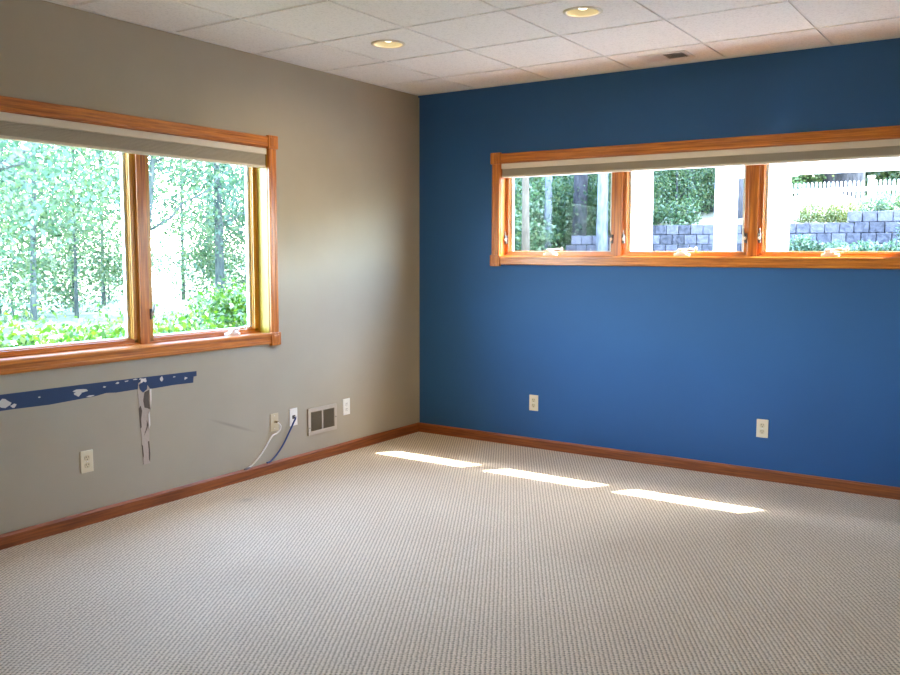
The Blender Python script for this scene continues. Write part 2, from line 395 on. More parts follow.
# ------------------------------------------------------------------ windows
def frame_prof(w_, t_):     # stepped casing profile, width w_ along v, thickness t_
    return [(0, 0), (t_*.75, 0), (t_, .006), (t_, w_*.30), (t_*.86, w_*.36), (t_*.86, w_*.64), (t_, w_*.70), (t_, w_-.006), (t_*.75, w_), (0, w_)]
class Win:
    """a window built in wall space: a = along the wall, d = depth outwards, z up"""
    def __init__(s, axis, sign, name):
        s.axis = axis; s.root = empty(name, (0, 0, 0), kind='structure')
    def bx(s, mb, a0, a1, d0, d1, z0, z1, bev=0):
        if s.axis == 'y': mb.box(-d1, -d0, a0, a1, z0, z1, bev)
        else: mb.box(a0, a1, d0, d1, z0, z1, bev)
        return mb
    def pt(s, a, d, z): return (-d, a, z) if s.axis == 'y' else (a, d, z)
def build_window(axis, name, a0, a1, z0, z1, jd, mulls, mw, sashes, cranks):
    W = Win(axis, 1, name); al = axis; root = W.root
    cw, ct = .066, .019
    # casings (project into the room: negative depth)
    def hcas(nm, zb):
        mb = MB(); pr = frame_prof(cw, ct)
        if axis == 'y': mb.prism([(u, zb+v) for u, v in pr], 'y', a0, a1)
        else: mb.prism([(-u, zb+v) for u, v in pr], 'x', a0, a1)
        return mb.build(nm, OAK[al], root)
    hcas('head_casing', z1); hcas('sill_casing', z0-cw+.004)
    for aa in (a0-cw, a1):
        mb = MB(); pr = frame_prof(cw, ct)
        if axis == 'y': mb.prism([(u, aa+v) for u, v in pr], 'z', z0, z1)
        else: mb.prism([(aa+v, -u) for u, v in pr], 'z', z0, z1)
        mb.build('side_casing', OAK['z'], root)
    for aa in (a0-cw/2, a1+cw/2):
        for zz in (z0-cw/2+.002, z1+cw/2):
            h = .041; mb = MB(); W.bx(mb, aa-h, aa+h, -.026, 0, zz-h, zz+h, .004)
            W.bx(mb, aa-h*.62, aa+h*.62, -.029, -.02, zz-h*.62, zz+h*.62, .003)
            mb.build('corner_block', OAK['z'], root)
    # jamb liner
    t = .004; D = .145; JM = OAK_hedge_lit if axis == 'y' else OAK['z']
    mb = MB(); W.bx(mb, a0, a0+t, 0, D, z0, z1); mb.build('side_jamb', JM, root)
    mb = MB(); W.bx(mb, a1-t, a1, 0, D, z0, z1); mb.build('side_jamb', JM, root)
    mb = MB(); W.bx(mb, a0, a1, 0, D, z1-t, z1); mb.build('head_jamb', OAK[al], root)
    mb = MB(); W.bx(mb, a0, a1, -.005, D, z0, z0+.006, .001); mb.build('sill_board', OAK[al], root)
    for m_ in mulls:
        mb = MB(); W.bx(mb, m_-mw/2, m_+mw/2, jd-.012, D, z0+.004, z1-t, .003); mb.build('mullion', OAK['z'], root)
    edges = [a0+t]+[e_ for m_ in mulls for e_ in (m_-mw/2, m_+mw/2)]+[a1-t]
    for k in range(0, len(edges), 2):
        e0, e1 = edges[k], edges[k+1]; st = sashes; d0, d1 = jd+.006, jd+.036
        zb, ztp = z0+.006, z1-t
        # fixed stop, then the moving sash with a stepped inner bead
        sash = MB()
        for (i0, dd0, dd1, ww) in ((0, d0-.006, d0+.006, .008), (.0, d0, d1, st), (st-.002, d0+.010, d1, .006)):
            W.bx(sash, e0+i0, e0+i0+ww, dd0, dd1, zb, ztp, .002); W.bx(sash, e1-i0-ww, e1-i0, dd0, dd1, zb, ztp, .002)
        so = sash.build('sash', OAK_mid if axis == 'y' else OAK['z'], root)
        rail = MB()
        for (i0, dd0, dd1, ww) in ((0, d0-.006, d0+.006, .010), (.0, d0, d1, st*.85), (st*.85-.002, d0+.012, d1, .008)):
            W.bx(rail, e0+.003, e1-.003, dd0, dd1, zb+i0, zb+i0+ww, .002); W.bx(rail, e0+.003, e1-.003, dd0, dd1, ztp-i0-ww, ztp-i0, .002)
        rail.build('sash_rail', OAK[al], so)
        gi = st+.006; zi = st*.85+.005
        gl = MB(); W.bx(gl, e0+gi-.004, e1-gi+.004, d0+.022, d0+.026, zb+zi-.004, ztp-zi+.004); gl.build('pane', M_glass, so)
        # white exterior stop around the glass, grey spacer line
        ex = MB(); q = .014
        W.bx(ex, e0+gi-.02, e0+gi+q, d0+.028, d1+.02, zb+zi-.02, ztp-zi+.02); W.bx(ex, e1-gi-q, e1-gi+.02, d0+.028, d1+.02, zb+zi-.02, ztp-zi+.02)
        W.bx(ex, e0+gi+q, e1-gi-q, d0+.028, d1+.02, zb+zi-.02, zb+zi+.006); W.bx(ex, e0+gi+q, e1-gi-q, d0+.028, d1+.02, ztp-zi-.006, ztp-zi+.02)
        ex.build('exterior_stop', M_ext, so)
        # locking levers on both stiles
        zl = z0+.12 if axis == 'x' else z0+.17
        for aa, sg in (((e0+.012, 1), (e1-.012, -1)) if axis == 'x' else ((e0+.012, 1),) if k else ()):
            lv = MB(); dd = d0-.012
            W.bx(lv, aa-.008, aa+.008, dd-.006, dd+.01, zl-.03, zl+.03, .002)
            lv.tube([W.pt(aa, dd-.004, zl-.005), W.pt(aa+.004*sg, dd-.02, zl+.015), W.pt(aa+.006*sg, dd-.024, zl+.06)], [.005, .005, .003], 8)
            lo = lv.build('lock_lever', M_steel, so)
            kb = MB(); kb.ball(W.pt(aa+.001*sg, dd-.014, zl), .009, (1, 1, 1.3)); kb.build('lever_knob', M_hard, so)
    for (ca, flip) in cranks:
        dd = jd-.012; zb = z0+.006
        mb = MB()
        W.bx(mb, ca-.05, ca+.05, dd-.028, dd+.012, zb-.002, zb+.018, .006)
        W.bx(mb, ca-.03, ca+.03, dd-.034, dd, zb+.006, zb+.030, .008)
        mb.ball(W.pt(ca-.012*flip, dd-.02, zb+.034), .015, (1.3, 1, 1.0))
        mb.tube([W.pt(ca-.012*flip, dd-.022, zb+.042), W.pt(ca+.02*flip, dd-.028, zb+.040), W.pt(ca+.06*flip, dd-.026, zb+.047), W.pt(ca+.092*flip, dd-.022, zb+.041)], [.006, .007, .006, .005], 8)
        mb.ball(W.pt(ca+.095*flip, dd-.022, zb+.044), .010, (1, 1, 1.6))
        mb.build('crank_handle', M_hard, root)
    return root
build_window('y', 'window_1', LY0, LY1, LZ0, LZ1, .085, [-2.468], .060, .034, [(-1.85, 1)])
build_window('x', 'window_2', BX0, BX1, BZ0, BZ1, .060, [1.632, 2.527], .060, .026, [(1.13, 1), (2.085, 1), (2.985, 1)])

# pulled-up cellular shades
def shade(axis, a0, a1, zt_, zb_, label):
    root = empty('cellular_shade', (0, (a0+a1)/2, zb_) if axis == 'y' else ((a0+a1)/2, 0, zb_), label, 'window shade', 'pulled-up cellular shades')
    W = Win.__new__(Win); W.axis = axis
    W.bx(mb := MB(), a0, a1, -.004, .05, zt_-.040, zt_-.001, .003); mb.build('head_rail', M_rail, root)
    n = 9; top = zt_-.041; bot = zb_+.014; hh = (top-bot)/n; pr = []
    for k in range(n):
        pr += [(.006, top-k*hh), (.001, top-(k+.5)*hh)]
    pr.append((.006, bot))
    back = [(.05-u, v) for u, v in reversed(pr)]
    pl = pr+back
    mb = MB()
    if axis == 'y': mb.prism([(-u, v) for u, v in pl], 'y', a0+.004, a1-.004)
    else: mb.prism([(u, v) for u, v in pl], 'x', a0+.004, a1-.004)
    mb.build('folded_fabric', M_shade, root)
    W.bx(mb := MB(), a0+.002, a1-.002, .002, .046, zb_, zb_+.014, .003); mb.build('bottom_rail', M_rail, root)
shade('y', LY0+.006, LY1-.006, LZ1-.004, 1.930, 'raised beige cellular shade across the top of the large left window')
shade('x', BX0+.006, BX1-.006, BZ1-.004, 1.950, 'raised beige cellular shade across the narrow window in the blue wall')

# ------------------------------------------------------------------ wall plates
def face_matrix(wall, a, z):
    # local x = along the wall to the right as seen from the room, local y = up, local z = out of the wall
    if wall == 'left': m = Matrix(((0, 0, 1, 0), (1, 0, 0, a), (0, 1, 0, z), (0, 0, 0, 1)))
    else: m = Matrix(((1, 0, 0, a), (0, 0, -1, 0), (0, 1, 0, z), (0, 0, 0, 1)))
    return m
def outlet(wall, a, z, label, plate, rec, group='duplex wall outlets'):
    FM = face_matrix(wall, a, z)
    root = empty('wall_outlet', FM.translation, label, 'outlet', group)
    MB().box(-.0355, .0355, -.0575, .0575, 0, .006, .0025, FM).build('cover_plate', plate, root)
    for zz in (-.0195, .0195):
        mb = MB(); n = 24; r_ = .0172
        poly = [(max(-.0145, min(.0145, r_*math.cos(2*math.pi*k/n)*1.0)), zz+r_*.86*math.sin(2*math.pi*k/n)) for k in range(n)]
        b2 = MB(); b2.prism(poly, 'z', .003, .0085)
        for v in b2.bm.verts: v.co = FM @ v.co
        ro = b2.build('receptacle', rec, root)
        sl = MB(); sl.box(-.0075, -.0050, zz+.000, zz+.0095, .0080, .0088, 0, FM); sl.box(.0050, .0072, zz+.001, zz+.0085, .0080, .0088, 0, FM)
        sl.lathe([(.0005, .0088), (.0026, .0088), (.0026, .008)], 10, FM @ Matrix.Translation((0, zz-.0075, 0)))
        sl.build('slots', M_dark, ro)
    MB().lathe([(.0003, .0075), (.003, .0072), (.0034, .006)], 12, FM).build('screw', M_hard, root)
    return root
outlet('left', -2.908, .332, 'almond outlet on grey wall left of the torn drywall', M_almond, M_almond2)
outlet('left', -.870, .323, 'white outlet right of the return air grille, nearest the corner', M_wplate, M_wplate)
outlet('back', 1.033, .329, 'almond outlet on blue wall nearer the corner', M_almond, M_almond2)
outlet('back', 2.643, .326, 'almond outlet on blue wall farther right from the corner', M_almond, M_almond2)
# coax plate and its cable
FM = face_matrix('left', -1.575, .324)
root = empty('cable_plate', FM.translation, 'tan wall plate with a white coaxial cable attached', 'wall plate')
MB().box(-.0355, .0355, -.0575, .0575, 0, .006, .0025, FM).build('cover_plate', plain('tan_plastic', (.55, .46, .30), .4), root)
MB().lathe([(.0085, .004), (.0085, .011), (.0055, .011), (.0055, .024), (.0002, .024)], 6, FM @ Matrix.Translation((.002, .003, 0))).build('connector', plain('brass_connector', (.5, .42, .25), .3, .9), root)
for s_ in (-.042, .042): MB().lathe([(.0003, .0078), (.003, .0074), (.0034, .006)], 10, FM @ Matrix.Translation((0, s_, 0))).build('screw', M_hard, root)
def smooth(pts, n=8):
    out = []; P_ = [Vector(p) for p in pts]; P_ = [P_[0]*2-P_[1]]+P_+[P_[-1]*2-P_[-2]]
    for i in range(1, len(P_)-2):
        for k in range(n):
            t = k/n; a, b_, c, d = P_[i-1:i+3]
            out.append(.5*((2*b_)+(c-a)*t+(2*a-5*b_+4*c-d)*t*t+(3*b_-a-3*c+d)*t**3))
    out.append(P_[-2]); return out
pts = smooth([(.021, -1.573, .327), (.036, -1.571, .322), (.040, -1.557, .304), (.036, -1.557, .276), (.032, -1.582, .256), (.028, -1.612, .248), (.024, -1.637, .222), (.022, -1.678, .175), (.020, -1.73, .126), (.017, -1.781, .090), (.0135, -1.812, .0765)])
root = empty('coaxial_cable', (.021, -1.573, .30), 'white coaxial cable looping from the tan plate down to the baseboard', 'cable')
MB().tube(pts, .0046, 10).build('cable_jacket', plain('white_cable', (.85, .84, .82), .4), root)
MB().tube([(.014, -1.573, .327), (.034, -1.5715, .327)], .0068, 6).build('end_connector', plain('dark_brass', (.25, .19, .10), .35, .8), root)
MB().tube([(.016, -1.80, .0775), (.0135, -1.828, .0735), (.012, -1.845, .073)], [.006, .0065, .004], 8).build('cable_tip', M_steel, root)
# data plate and its cable
FM = face_matrix('left', -1.401, .331)
root = empty('data_plate', FM.translation, 'white wall plate with a blue network cable plugged in', 'wall plate')
MB().box(-.0355, .0355, -.0575, .0575, 0, .006, .0025, FM).build('cover_plate', M_wplate, root)
MB().box(-.012, .012, -.011, .012, .004, .0095, .001, FM).build('jack', M_dark, root)
for s_ in (-.042, .042): MB().lathe([(.0003, .0078), (.003, .0074), (.0034, .006)], 10, FM @ Matrix.Translation((0, s_, 0))).build('screw', M_hard, root)
pts = smooth([(.012, -1.401, .331), (.027, -1.406, .325), (.031, -1.428, .302), (.026, -1.457, .254), (.022, -1.512, .176), (.020, -1.572, .117), (.0175, -1.625, .082), (.0135, -1.655, .0765)])
root = empty('network_cable', (.02, -1.401, .30), 'dark blue network cable running from the white plate to the baseboard', 'cable')
MB().tube(pts, .0055, 10).build('cable_jacket', plain('blue_cable', (.02, .055, .19), .4), root)
MB().box(.0095, .027, -1.407, -1.395, .325, .337, .002).build('plug', plain('clear_plug', (.35, .38, .42), .3), root)

# return-air grille
gy0, gy1, gz0, gz1 = -1.268, -.980, .181, .363
root = empty('return_air_grille', (0, (gy0+gy1)/2, gz0), 'beige metal return air grille low on the grey wall', 'air grille')
M_vent = plain('vent_paint', (.45, .39, .31), .5)
fb = MB(); fwid = .026
fb.box(.001, .011, gy0, gy1, gz1-fwid, gz1, .002).box(.001, .011, gy0, gy1, gz0, gz0+fwid, .002).box(.001, .011, gy0, gy0+fwid, gz0+fwid, gz1-fwid, .002).box(.001, .011, gy1-fwid, gy1, gz0+fwid, gz1-fwid, .002)
fb.build('frame', M_vent, root)
MB().box(.002, .009, (gy0+gy1)/2-.006, (gy0+gy1)/2+.006, gz0+fwid, gz1-fwid, .001).build('center_bar', M_vent, root)
MB().box(.0003, .0015, gy0+.02, gy1-.02, gz0+.02, gz1-.02).build('dark_backing', M_dark, root)
for (q0, q1) in ((gy0+fwid, (gy0+gy1)/2-.009), ((gy0+gy1)/2+.009, gy1-fwid)):
    lb = MB(); n = 14
    for k in range(n):
        yy = q0+(k+.5)*(q1-q0)/n; lb.box(.002, .008, yy-.0012, yy+.0012, gz0+fwid, gz1-fwid)
    for k in range(12):
        zz = gz0+fwid+(k+.5)*(gz1-gz0-2*fwid)/12; lb.box(.0016, .005, q0, q1, zz-.0008, zz+.0008)
    lb.build('louvers', plain('louver_bronze', (.20, .17, .115), .5), root)
for yy, zz in ((gy0+.014, (gz0+gz1)/2-.04), (gy1-.012, (gz0+gz1)/2)):
    MB().lathe([(.0003, .0135), (.004, .0128), (.0046, .011)], 12, face_matrix('left', yy, zz)).build('screw', M_steel, root)

# unpainted blue strip left on the grey wall, with chips of bare plaster
random.seed(4)
M_strip = plain('old_blue_paint', (.007, .032, .105), .6, bump=.3, bscale=120, var=.15)
top = [(-3.8, .750), (-3.35, .737), (-2.9, .733), (-2.45, .726), (-2.186, .722)]
bot = [(-2.186, .694), (-2.208, .692), (-2.212, .657), (-2.35, .661), (-2.50, .658), (-2.60, .667), (-2.72, .666), (-2.78, .672), (-2.84, .664), (-2.95, .660), (-3.10, .655), (-3.30, .660), (-3.5, .66), (-3.8, .668)]
b = MB(); b.prism(top+bot, 'x', .0, .0016)
st = b.build('painted_strip', M_strip, None, (0, -2.9, .70)); tag(st, 'horizontal strip of old dark blue paint below the left window', 'paint strip')
M_chip = plain('bare_plaster', (.60, .57, .52), .8, bump=.4)
def chip(yc, zc, a, bz, n=9):
    poly = [(yc+a*(1+random.uniform(-.35, .35))*math.cos(2*math.pi*k/n), zc+bz*(1+random.uniform(-.45, .45))*math.sin(2*math.pi*k/n)) for k in range(n)]
    b = MB(); b.prism(poly, 'x', .0012, .0022); return b.build('paint_chip', M_chip, st)
for c in [(-2.925, .703, .042, .008), (-2.945, .690, .02, .013), (-2.875, .668, .02, .004), (-2.79, .705, .008, .005), (-2.71, .716, .012, .004), (-2.655, .719, .012, .004), (-2.60, .722, .013, .003), (-2.565, .721, .012, .004), (-2.43, .705, .010, .011), (-2.265, .690, .010, .008), (-2.345, .706, .007, .003), (-3.325, .692, .028, .022), (-3.28, .676, .015, .008), (-3.15, .70, .006, .003)]:
    chip(*c)
# torn drywall paper below the strip
M_paper = plain('torn_paper', (.50, .41, .34), .9, bump=.8, bscale=60, var=.2)
M_gouge = plain('gouge_brown', (.10, .075, .055), .9)
M_plas = plain('white_plaster', (.72, .68, .63), .85, bump=.5, bscale=80)
left = [(-2.582, .700), (-2.588, .66), (-2.583, .60), (-2.578, .52), (-2.575, .44), (-2.572, .36), (-2.568, .30), (-2.566, .246)]
right = [(-2.522, .246), (-2.520, .31), (-2.523, .38), (-2.519, .45), (-2.516, .52), (-2.508, .58), (-2.503, .63), (-2.505, .655), (-2.53, .69), (-2.555, .712)]
b = MB(); b.prism(left+right, 'x', .0, .0019)
td = b.build('torn_drywall', M_paper, None, (0, -2.545, .48)); tag(td, 'vertical strip of torn drywall paper hanging below the blue paint strip', 'torn drywall')
def flap(name, m, poly, x0, x1):
    b = MB(); b.prism(poly, 'x', x0, x1); b.build(name, m, td)
flap('dark_gouge', M_gouge, [(-2.545, .645), (-2.515, .655), (-2.518, .60), (-2.512, .545), (-2.53, .555), (-2.548, .56), (-2.555, .60)], .0015, .0024)
flap('dark_gouge', M_gouge, [(-2.585, .560), (-2.572, .575), (-2.564, .545), (-2.572, .50), (-2.570, .455), (-2.579, .45)], .0015, .0024)
flap('dark_gouge', M_gouge, [(-2.535, .49), (-2.527, .46), (-2.541, .43), (-2.556, .405), (-2.549, .425), (-2.538, .452)], .0015, .0024)
flap('dark_gouge', M_gouge, [(-2.533, .37), (-2.524, .37), (-2.520, .30), (-2.523, .255), (-2.530, .27), (-2.529, .32)], .0015, .0024)
flap('dark_gouge', M_gouge, [(-2.573, .36), (-2.566, .35), (-2.562, .30), (-2.565, .28), (-2.570, .31)], .0015, .0024)
flap('white_plaster', M_plas, [(-2.565, .718), (-2.535, .722), (-2.53, .703), (-2.545, .695), (-2.57, .700)], .0015, .0035)
flap('blue_flake', M_strip, [(-2.58, .69), (-2.55, .705), (-2.525, .69), (-2.53, .66), (-2.555, .645), (-2.575, .665)], .0017, .0040)
flap('curled_paper', M_plas, [(-2.514, .655), (-2.503, .66), (-2.503, .60), (-2.512, .545), (-2.514, .59)], .0015, .006)
flap('curled_paper', M_plas, [(-2.527, .52), (-2.517, .535), (-2.515, .46), (-2.523, .44)], .0015, .005)

# ------------------------------------------------------------------ ceiling fittings
M_bulb, nt_, N_, L_, P_b = mat('bulb_glow')
P_b.inputs['Base Color'].default_value = (.9, .85, .7, 1); P_b.inputs['Emission Color'].default_value = (1, .90, .70, 1); P_b.inputs['Emission Strength'].default_value = 2.0
M_cone = plain('recess_reflector', (.40, .36, .24), .45)
def can(cx, cy, label):
    root = empty('recessed_downlight', (cx, cy, H), label, 'ceiling light', 'recessed downlights in the tile ceiling')
    TM = Matrix.Translation((cx, cy, H-.002))
    MB().lathe([(.079, -.001), (.083, -.006), (.092, -.0065), (.099, -.003), (.0995, 0)], 48, TM).build('trim_ring', plain('downlight_trim', (.74, .68, .56), .4), root)
    MB().lathe([(.081, -.004), (.074, .03), (.066, .07), (.055, .10), (.0005, .102)], 48, TM).build('reflector', M_cone, root)
    MB().lathe([(.0005, .010), (.020, .013), (.036, .027), (.042, .048), (.036, .066), (.02, .085), (.018, .1)], 28, TM).build('bulb', M_bulb, root)
    sp = bpy.data.lights.new('downlight_beam', 'SPOT'); sp.energy = 34; sp.color = (1, .78, .52); sp.spot_size = R(172); sp.spot_blend = 1.0; sp.shadow_soft_size = .07
    so = bpy.data.objects.new('downlight_beam', sp); COL.objects.link(so); so.location = (0, 0, .004); so.parent = root
    return root
can(*CANS[0], 'recessed ceiling downlight with glowing warm bulb nearer the left wall')
can(*CANS[1], 'recessed ceiling downlight farther right, at the top edge of the photo')
# supply register
vx0, vx1, vy0, vy1 = 1.905, 2.205, -.355, -.165
root = empty('ceiling_register', ((vx0+vx1)/2, (vy0+vy1)/2, H), 'white louvered air register in the ceiling beside the blue wall', 'air register')
b = MB(); f_ = .026; za, zb_ = H-.008, H-.001
b.box(vx0, vx1, vy0, vy0+f_, za, zb_, .002).box(vx0, vx1, vy1-f_, vy1, za, zb_, .002).box(vx0, vx0+f_, vy0+f_, vy1-f_, za, zb_, .002).box(vx1-f_, vx1, vy0+f_, vy1-f_, za, zb_, .002)
b.build('frame', M_white, root)
xm = (vx0+vx1)/2-.01
MB().box(xm-.007, xm+.007, vy0+f_, vy1-f_, za+.001, zb_, .001).build('center_bar', M_white, root)
MB().box(vx0+.02, vx1-.02, vy0+.02, vy1-.02, H-.0032, H-.0022).build('dark_backing', M_dark, root)
for (q0, q1, sg) in ((vx0+f_, xm-.007, -1), (xm+.007, vx1-f_, 1)):
    lb = MB(); n = 11
    for k in range(n):
        xx = q0+(k+.5)*(q1-q0)/n
        lb.prism([(xx-.003*sg, H-.0035), (xx-.0018*sg, H-.0035), (xx+.0042*sg, H-.0095), (xx+.003*sg, H-.0095)], 'y', vy0+f_, vy1-f_)
    lb.build('louvers', M_white, root)

# ------------------------------------------------------------------ outdoors
def at(bearing, dist):       # a spot on the grounds, from compass bearing (deg west of north) and distance to the middle of the room
    a = R(bearing); return CX-math.sin(a)*dist, CY+math.cos(a)*dist
def sst(a, b, x):
    t = max(0, min(1, (x-a)/(b-a))); return t*t*(3-2*t)
def hh(x, y):
    if x > -.5 and y < .5: return -.3
    brg = math.degrees(math.atan2(CX-x, y-CY))
    left = .1+.05*sst(4, 14, -x)+1.2*sst(40, 80, math.hypot(x, y))
    if y < 10.15: right = .9 if y > .5 else .1
    else: right = 2.0+.42*sst(10.5, 15.5, y)+2.6*sst(16, 40, y)+6*sst(36, 75, y)
    woods = (.9 if y > .5 else .1)+.35*sst(9, 17, y)+2.2*sst(17, 42, y)+6*sst(40, 75, y)
    k2 = sst(22.6, 24.4, brg); right = right*(1-k2)+woods*k2
    k = sst(33.5, 43, brg)
    return right*(1-k)+left*k
m_g, nt, N, Lk, P = mat('ground_mulch_and_grass')
tc = N.new('ShaderNodeTexCoord'); nz = N.new('ShaderNodeTexNoise'); nz.inputs['Scale'].default_value = .35; nz.inputs['Detail'].default_value = 8; nz.inputs['Roughness'].default_value = .65
Lk.new(tc.outputs['Object'], nz.inputs['Vector'])
rp = N.new('ShaderNodeValToRGB'); e = rp.color_ramp.elements; e[0].position = .36; e[0].color = (.04, .07, .025, 1); e[1].position = .6; e[1].color = (.33, .29, .21, 1)
Lk.new(nz.outputs['Fac'], rp.inputs[0]); Lk.new(rp.outputs[0], P.inputs['Base Color']); P.inputs['Roughness'].default_value = .95
gx = list(range(-80, 41)); gyy = list(range(-30, 81))
verts = [(x, y, hh(x, y)+(.06*noise.noise((x*.3, y*.3, 0)) if y > 1 or x < -2 else 0)) for y in gyy for x in gx]
nx = len(gx); faces = [(j*nx+i, j*nx+i+1, (j+1)*nx+i+1, (j+1)*nx+i) for j in range(len(gyy)-1) for i in range(nx-1)]
me = bpy.data.meshes.new('ground'); me.from_pydata(verts, [], faces); me.materials.append(m_g)
for p_ in me.polygons: p_.use_smooth = True
tag(link('ground', me), kind='structure')
M_conc = plain('pale_concrete', (.40, .38, .35), .85, bump=.3, bscale=60)
tag(MB().box(-.4, 7, .35, 4.2, .80, .965).build('patio', M_conc), kind='structure')

# white timber porch frame beyond the blue-wall window
root = empty('porch_frame', (2, 1.5, .9), 'white painted timber porch frame outside the narrow window', 'porch')
for x0 in (1.12, 1.83, 2.235):
    MB().box(x0, x0+.145, 1.5, 1.645, .96, 2.12, .006).build('post', M_ext, root)
MB().box(-.3, 2.38, 1.48, 1.655, 2.105, 2.36, .006).build('beam', M_ext, root)
MB().box(2.38, 5.2, 1.48, 1.655, 2.015, 2.36, .006).build('beam', M_ext, root)
for x0 in (1.84, 2.245):
    MB().box(x0, x0+.12, 1.66, 1.95, 2.03, 2.2, .006).build('joist', M_ext, root)
# tiered block retaining wall
random.seed(7)
def block_mat():
    m, nt, N, Lk, P = mat('retaining_block'); P.inputs['Roughness'].default_value = .9
    ge = N.new('ShaderNodeNewGeometry'); tc = N.new('ShaderNodeTexCoord'); nz = N.new('ShaderNodeTexNoise'); nz.inputs['Scale'].default_value = 14; nz.inputs['Detail'].default_value = 6
    Lk.new(tc.outputs['Object'], nz.inputs['Vector'])
    ad = N.new('ShaderNodeMath'); ad.operation = 'MULTIPLY_ADD'; ad.inputs[1].default_value = .45; Lk.new(ge.outputs['Random Per Island'], ad.inputs[0]); Lk.new(nz.outputs['Fac'], ad.inputs[2])
    rp = N.new('ShaderNodeValToRGB'); e = rp.color_ramp.elements; e[0].position = .38; e[0].color = (.014, .0125, .016, 1); e[1].position = .95; e[1].color = (.08, .072, .088, 1)
    Lk.new(ad.outputs[0], rp.inputs[0]); Lk.new(rp.outputs[0], P.inputs['Base Color'])
    b = N.new('ShaderNodeBump'); b.inputs['Strength'].default_value = 1; b.inputs['Distance'].default_value = .03; Lk.new(nz.outputs['Fac'], b.inputs['Height']); Lk.new(b.outputs[0], P.inputs['Normal'])
    return m
M_block = block_mat()
def block_wall(x0, x1, y0, base, topf, course, lng):
    mb = MB(); z = base; k = 0
    while True:
        x = x0-(lng*.5 if k % 2 else 0); any_ = False
        while x < x1:
            if z+course*.6 < topf(x+lng/2):
                any_ = True; j = random.uniform(-.012, .012)
                mb.box(x+.004, x+lng-.006, y0+j+k*.012, y0+.34+k*.012, z+.003, z+course-.003, .016)
            x += lng
        z += course; k += 1
        if not any_: break
    return mb
def topf(x): return 1.76 if x < -2.2 else 1.94 if x < 1.36 else 2.11
b = block_wall(-3.6, 5.0, 9.95, .87, topf, .176, .225)
rw = b.build('retaining_wall', M_block, None, (0.5, 10, .87)); tag(rw, 'long grey block retaining wall with stepped top outside the narrow window', 'retaining wall')
b = block_wall(1.55, 5.0, 9.1, .87, lambda x: 1.60, .172, .225)
rw = b.build('retaining_wall', M_block, None, (3, 9.1, .87)); tag(rw, 'low front tier of block wall at the right end of the narrow window view', 'retaining wall')

# picket fence on the slope above the wall
root = empty('picket_fence', (1, 15, 2.4), 'white picket fence on the slope above the retaining wall', 'fence')
mb = MB(); mb.prism([(-.021, 0), (.021, 0), (.021, .635), (.012, .662), (0, .67), (-.012, .662), (-.021, .635)], 'y', -.01, .01)
pk0 = mb.build('picket', M_ext, root, (0, 0, 0))
x = -1.35; first = True
while x < 3.4:
    if abs(x-.93) > .08:
        o = pk0 if first else pk0.copy()
        if not first: COL.objects.link(o)
        o.parent = root; o.location = Vector((x-1, 0, -.10)); first = False
    x += .085
for z_ in (2.50, 2.75): MB().box(-1.45, 3.5, 15.01, 15.05, z_, z_+.085, .004).build('rail', M_ext, root)
for xp in (.93, 3.3):
    po = MB().box(xp-.055, xp+.055, 14.97, 15.08, 2.2, 3.03, .006).build('fence_post', M_ext, root)
    MB().box(xp-.07, xp+.07, 14.955, 15.095, 3.03, 3.06, .004).build('post_cap', M_ext, po)
# pale gravel slope in front of the fence
nn = 26; vs = []; fs = []
for i in range(nn+1):
    for j in range(nn+1):
        x = -1.1+3.4*i/nn; y = 10.6+4.2*j/nn; 
        bump = math.exp(-((x-.0)/.72)**2)*sst(10.6, 13.6, y)*.40
        vs.append((x, y, 1.93+.46*(j/nn)+bump-.25*(sst(.8, 2.2, x))+.02*noise.noise((x*3, y*3, 1))))
for i in range(nn):
    for j in range(nn):
        a = i*(nn+1)+j; fs.append((a, a+1, a+nn+2, a+nn+1))
me = bpy.data.meshes.new('gravel_slope'); me.from_pydata(vs, [], fs); me.materials.append(plain('pale_gravel', (.32, .31, .29), .9, bump=.6, bscale=30))
for p_ in me.polygons: p_.use_smooth = True
tag(link('gravel_slope', me), 'pale gravel slope between the retaining wall and picket fence', 'gravel slope', kind='stuff')

# foliage meshes
def leaves(name, seed, clusters, n_per, spread, size, m):
    rg = np.random.default_rng(seed); n = len(clusters)*n_per
    c = np.repeat(np.array(clusters), n_per, axis=0)+rg.normal(0, 1, (n, 3))*spread
    u = rg.normal(0, 1, (n, 3)); u /= np.linalg.norm(u, axis=1)[:, None]
    t = rg.normal(0, 1, (n, 3)); v = np.cross(u, t); v /= np.linalg.norm(v, axis=1)[:, None]; w_ = np.cross(u, v)
    s = size*rg.uniform(.6, 1.35, (n, 1))
    a = c-u*s*.5; b_ = c+v*s*.30+w_*s*.08; d = c+u*s*.5; e_ = c-v*s*.30+w_*s*.08
    V = np.stack([a, b_, d, e_], 1).reshape(-1, 3)
    me = bpy.data.meshes.new(name); me.vertices.add(4*n); me.vertices.foreach_set('co', V.ravel())
    me.loops.add(4*n); me.loops.foreach_set('vertex_index', np.arange(4*n)); me.polygons.add(n)
    me.polygons.foreach_set('loop_start', np.arange(0, 4*n, 4)); me.polygons.foreach_set('loop_total', np.full(n, 4))
    me.materials.append(m); me.update(calc_edges=True); me.validate(); return me
def ell(seed, n, c, r, lo=.45):
    rg = np.random.default_rng(seed); p = rg.normal(0, 1, (n, 3)); p /= np.linalg.norm(p, axis=1)[:, None]
    return p*(lo+(1-lo)*rg.uniform(0, 1, (n, 1))**.6)*np.array(r)+np.array(c)
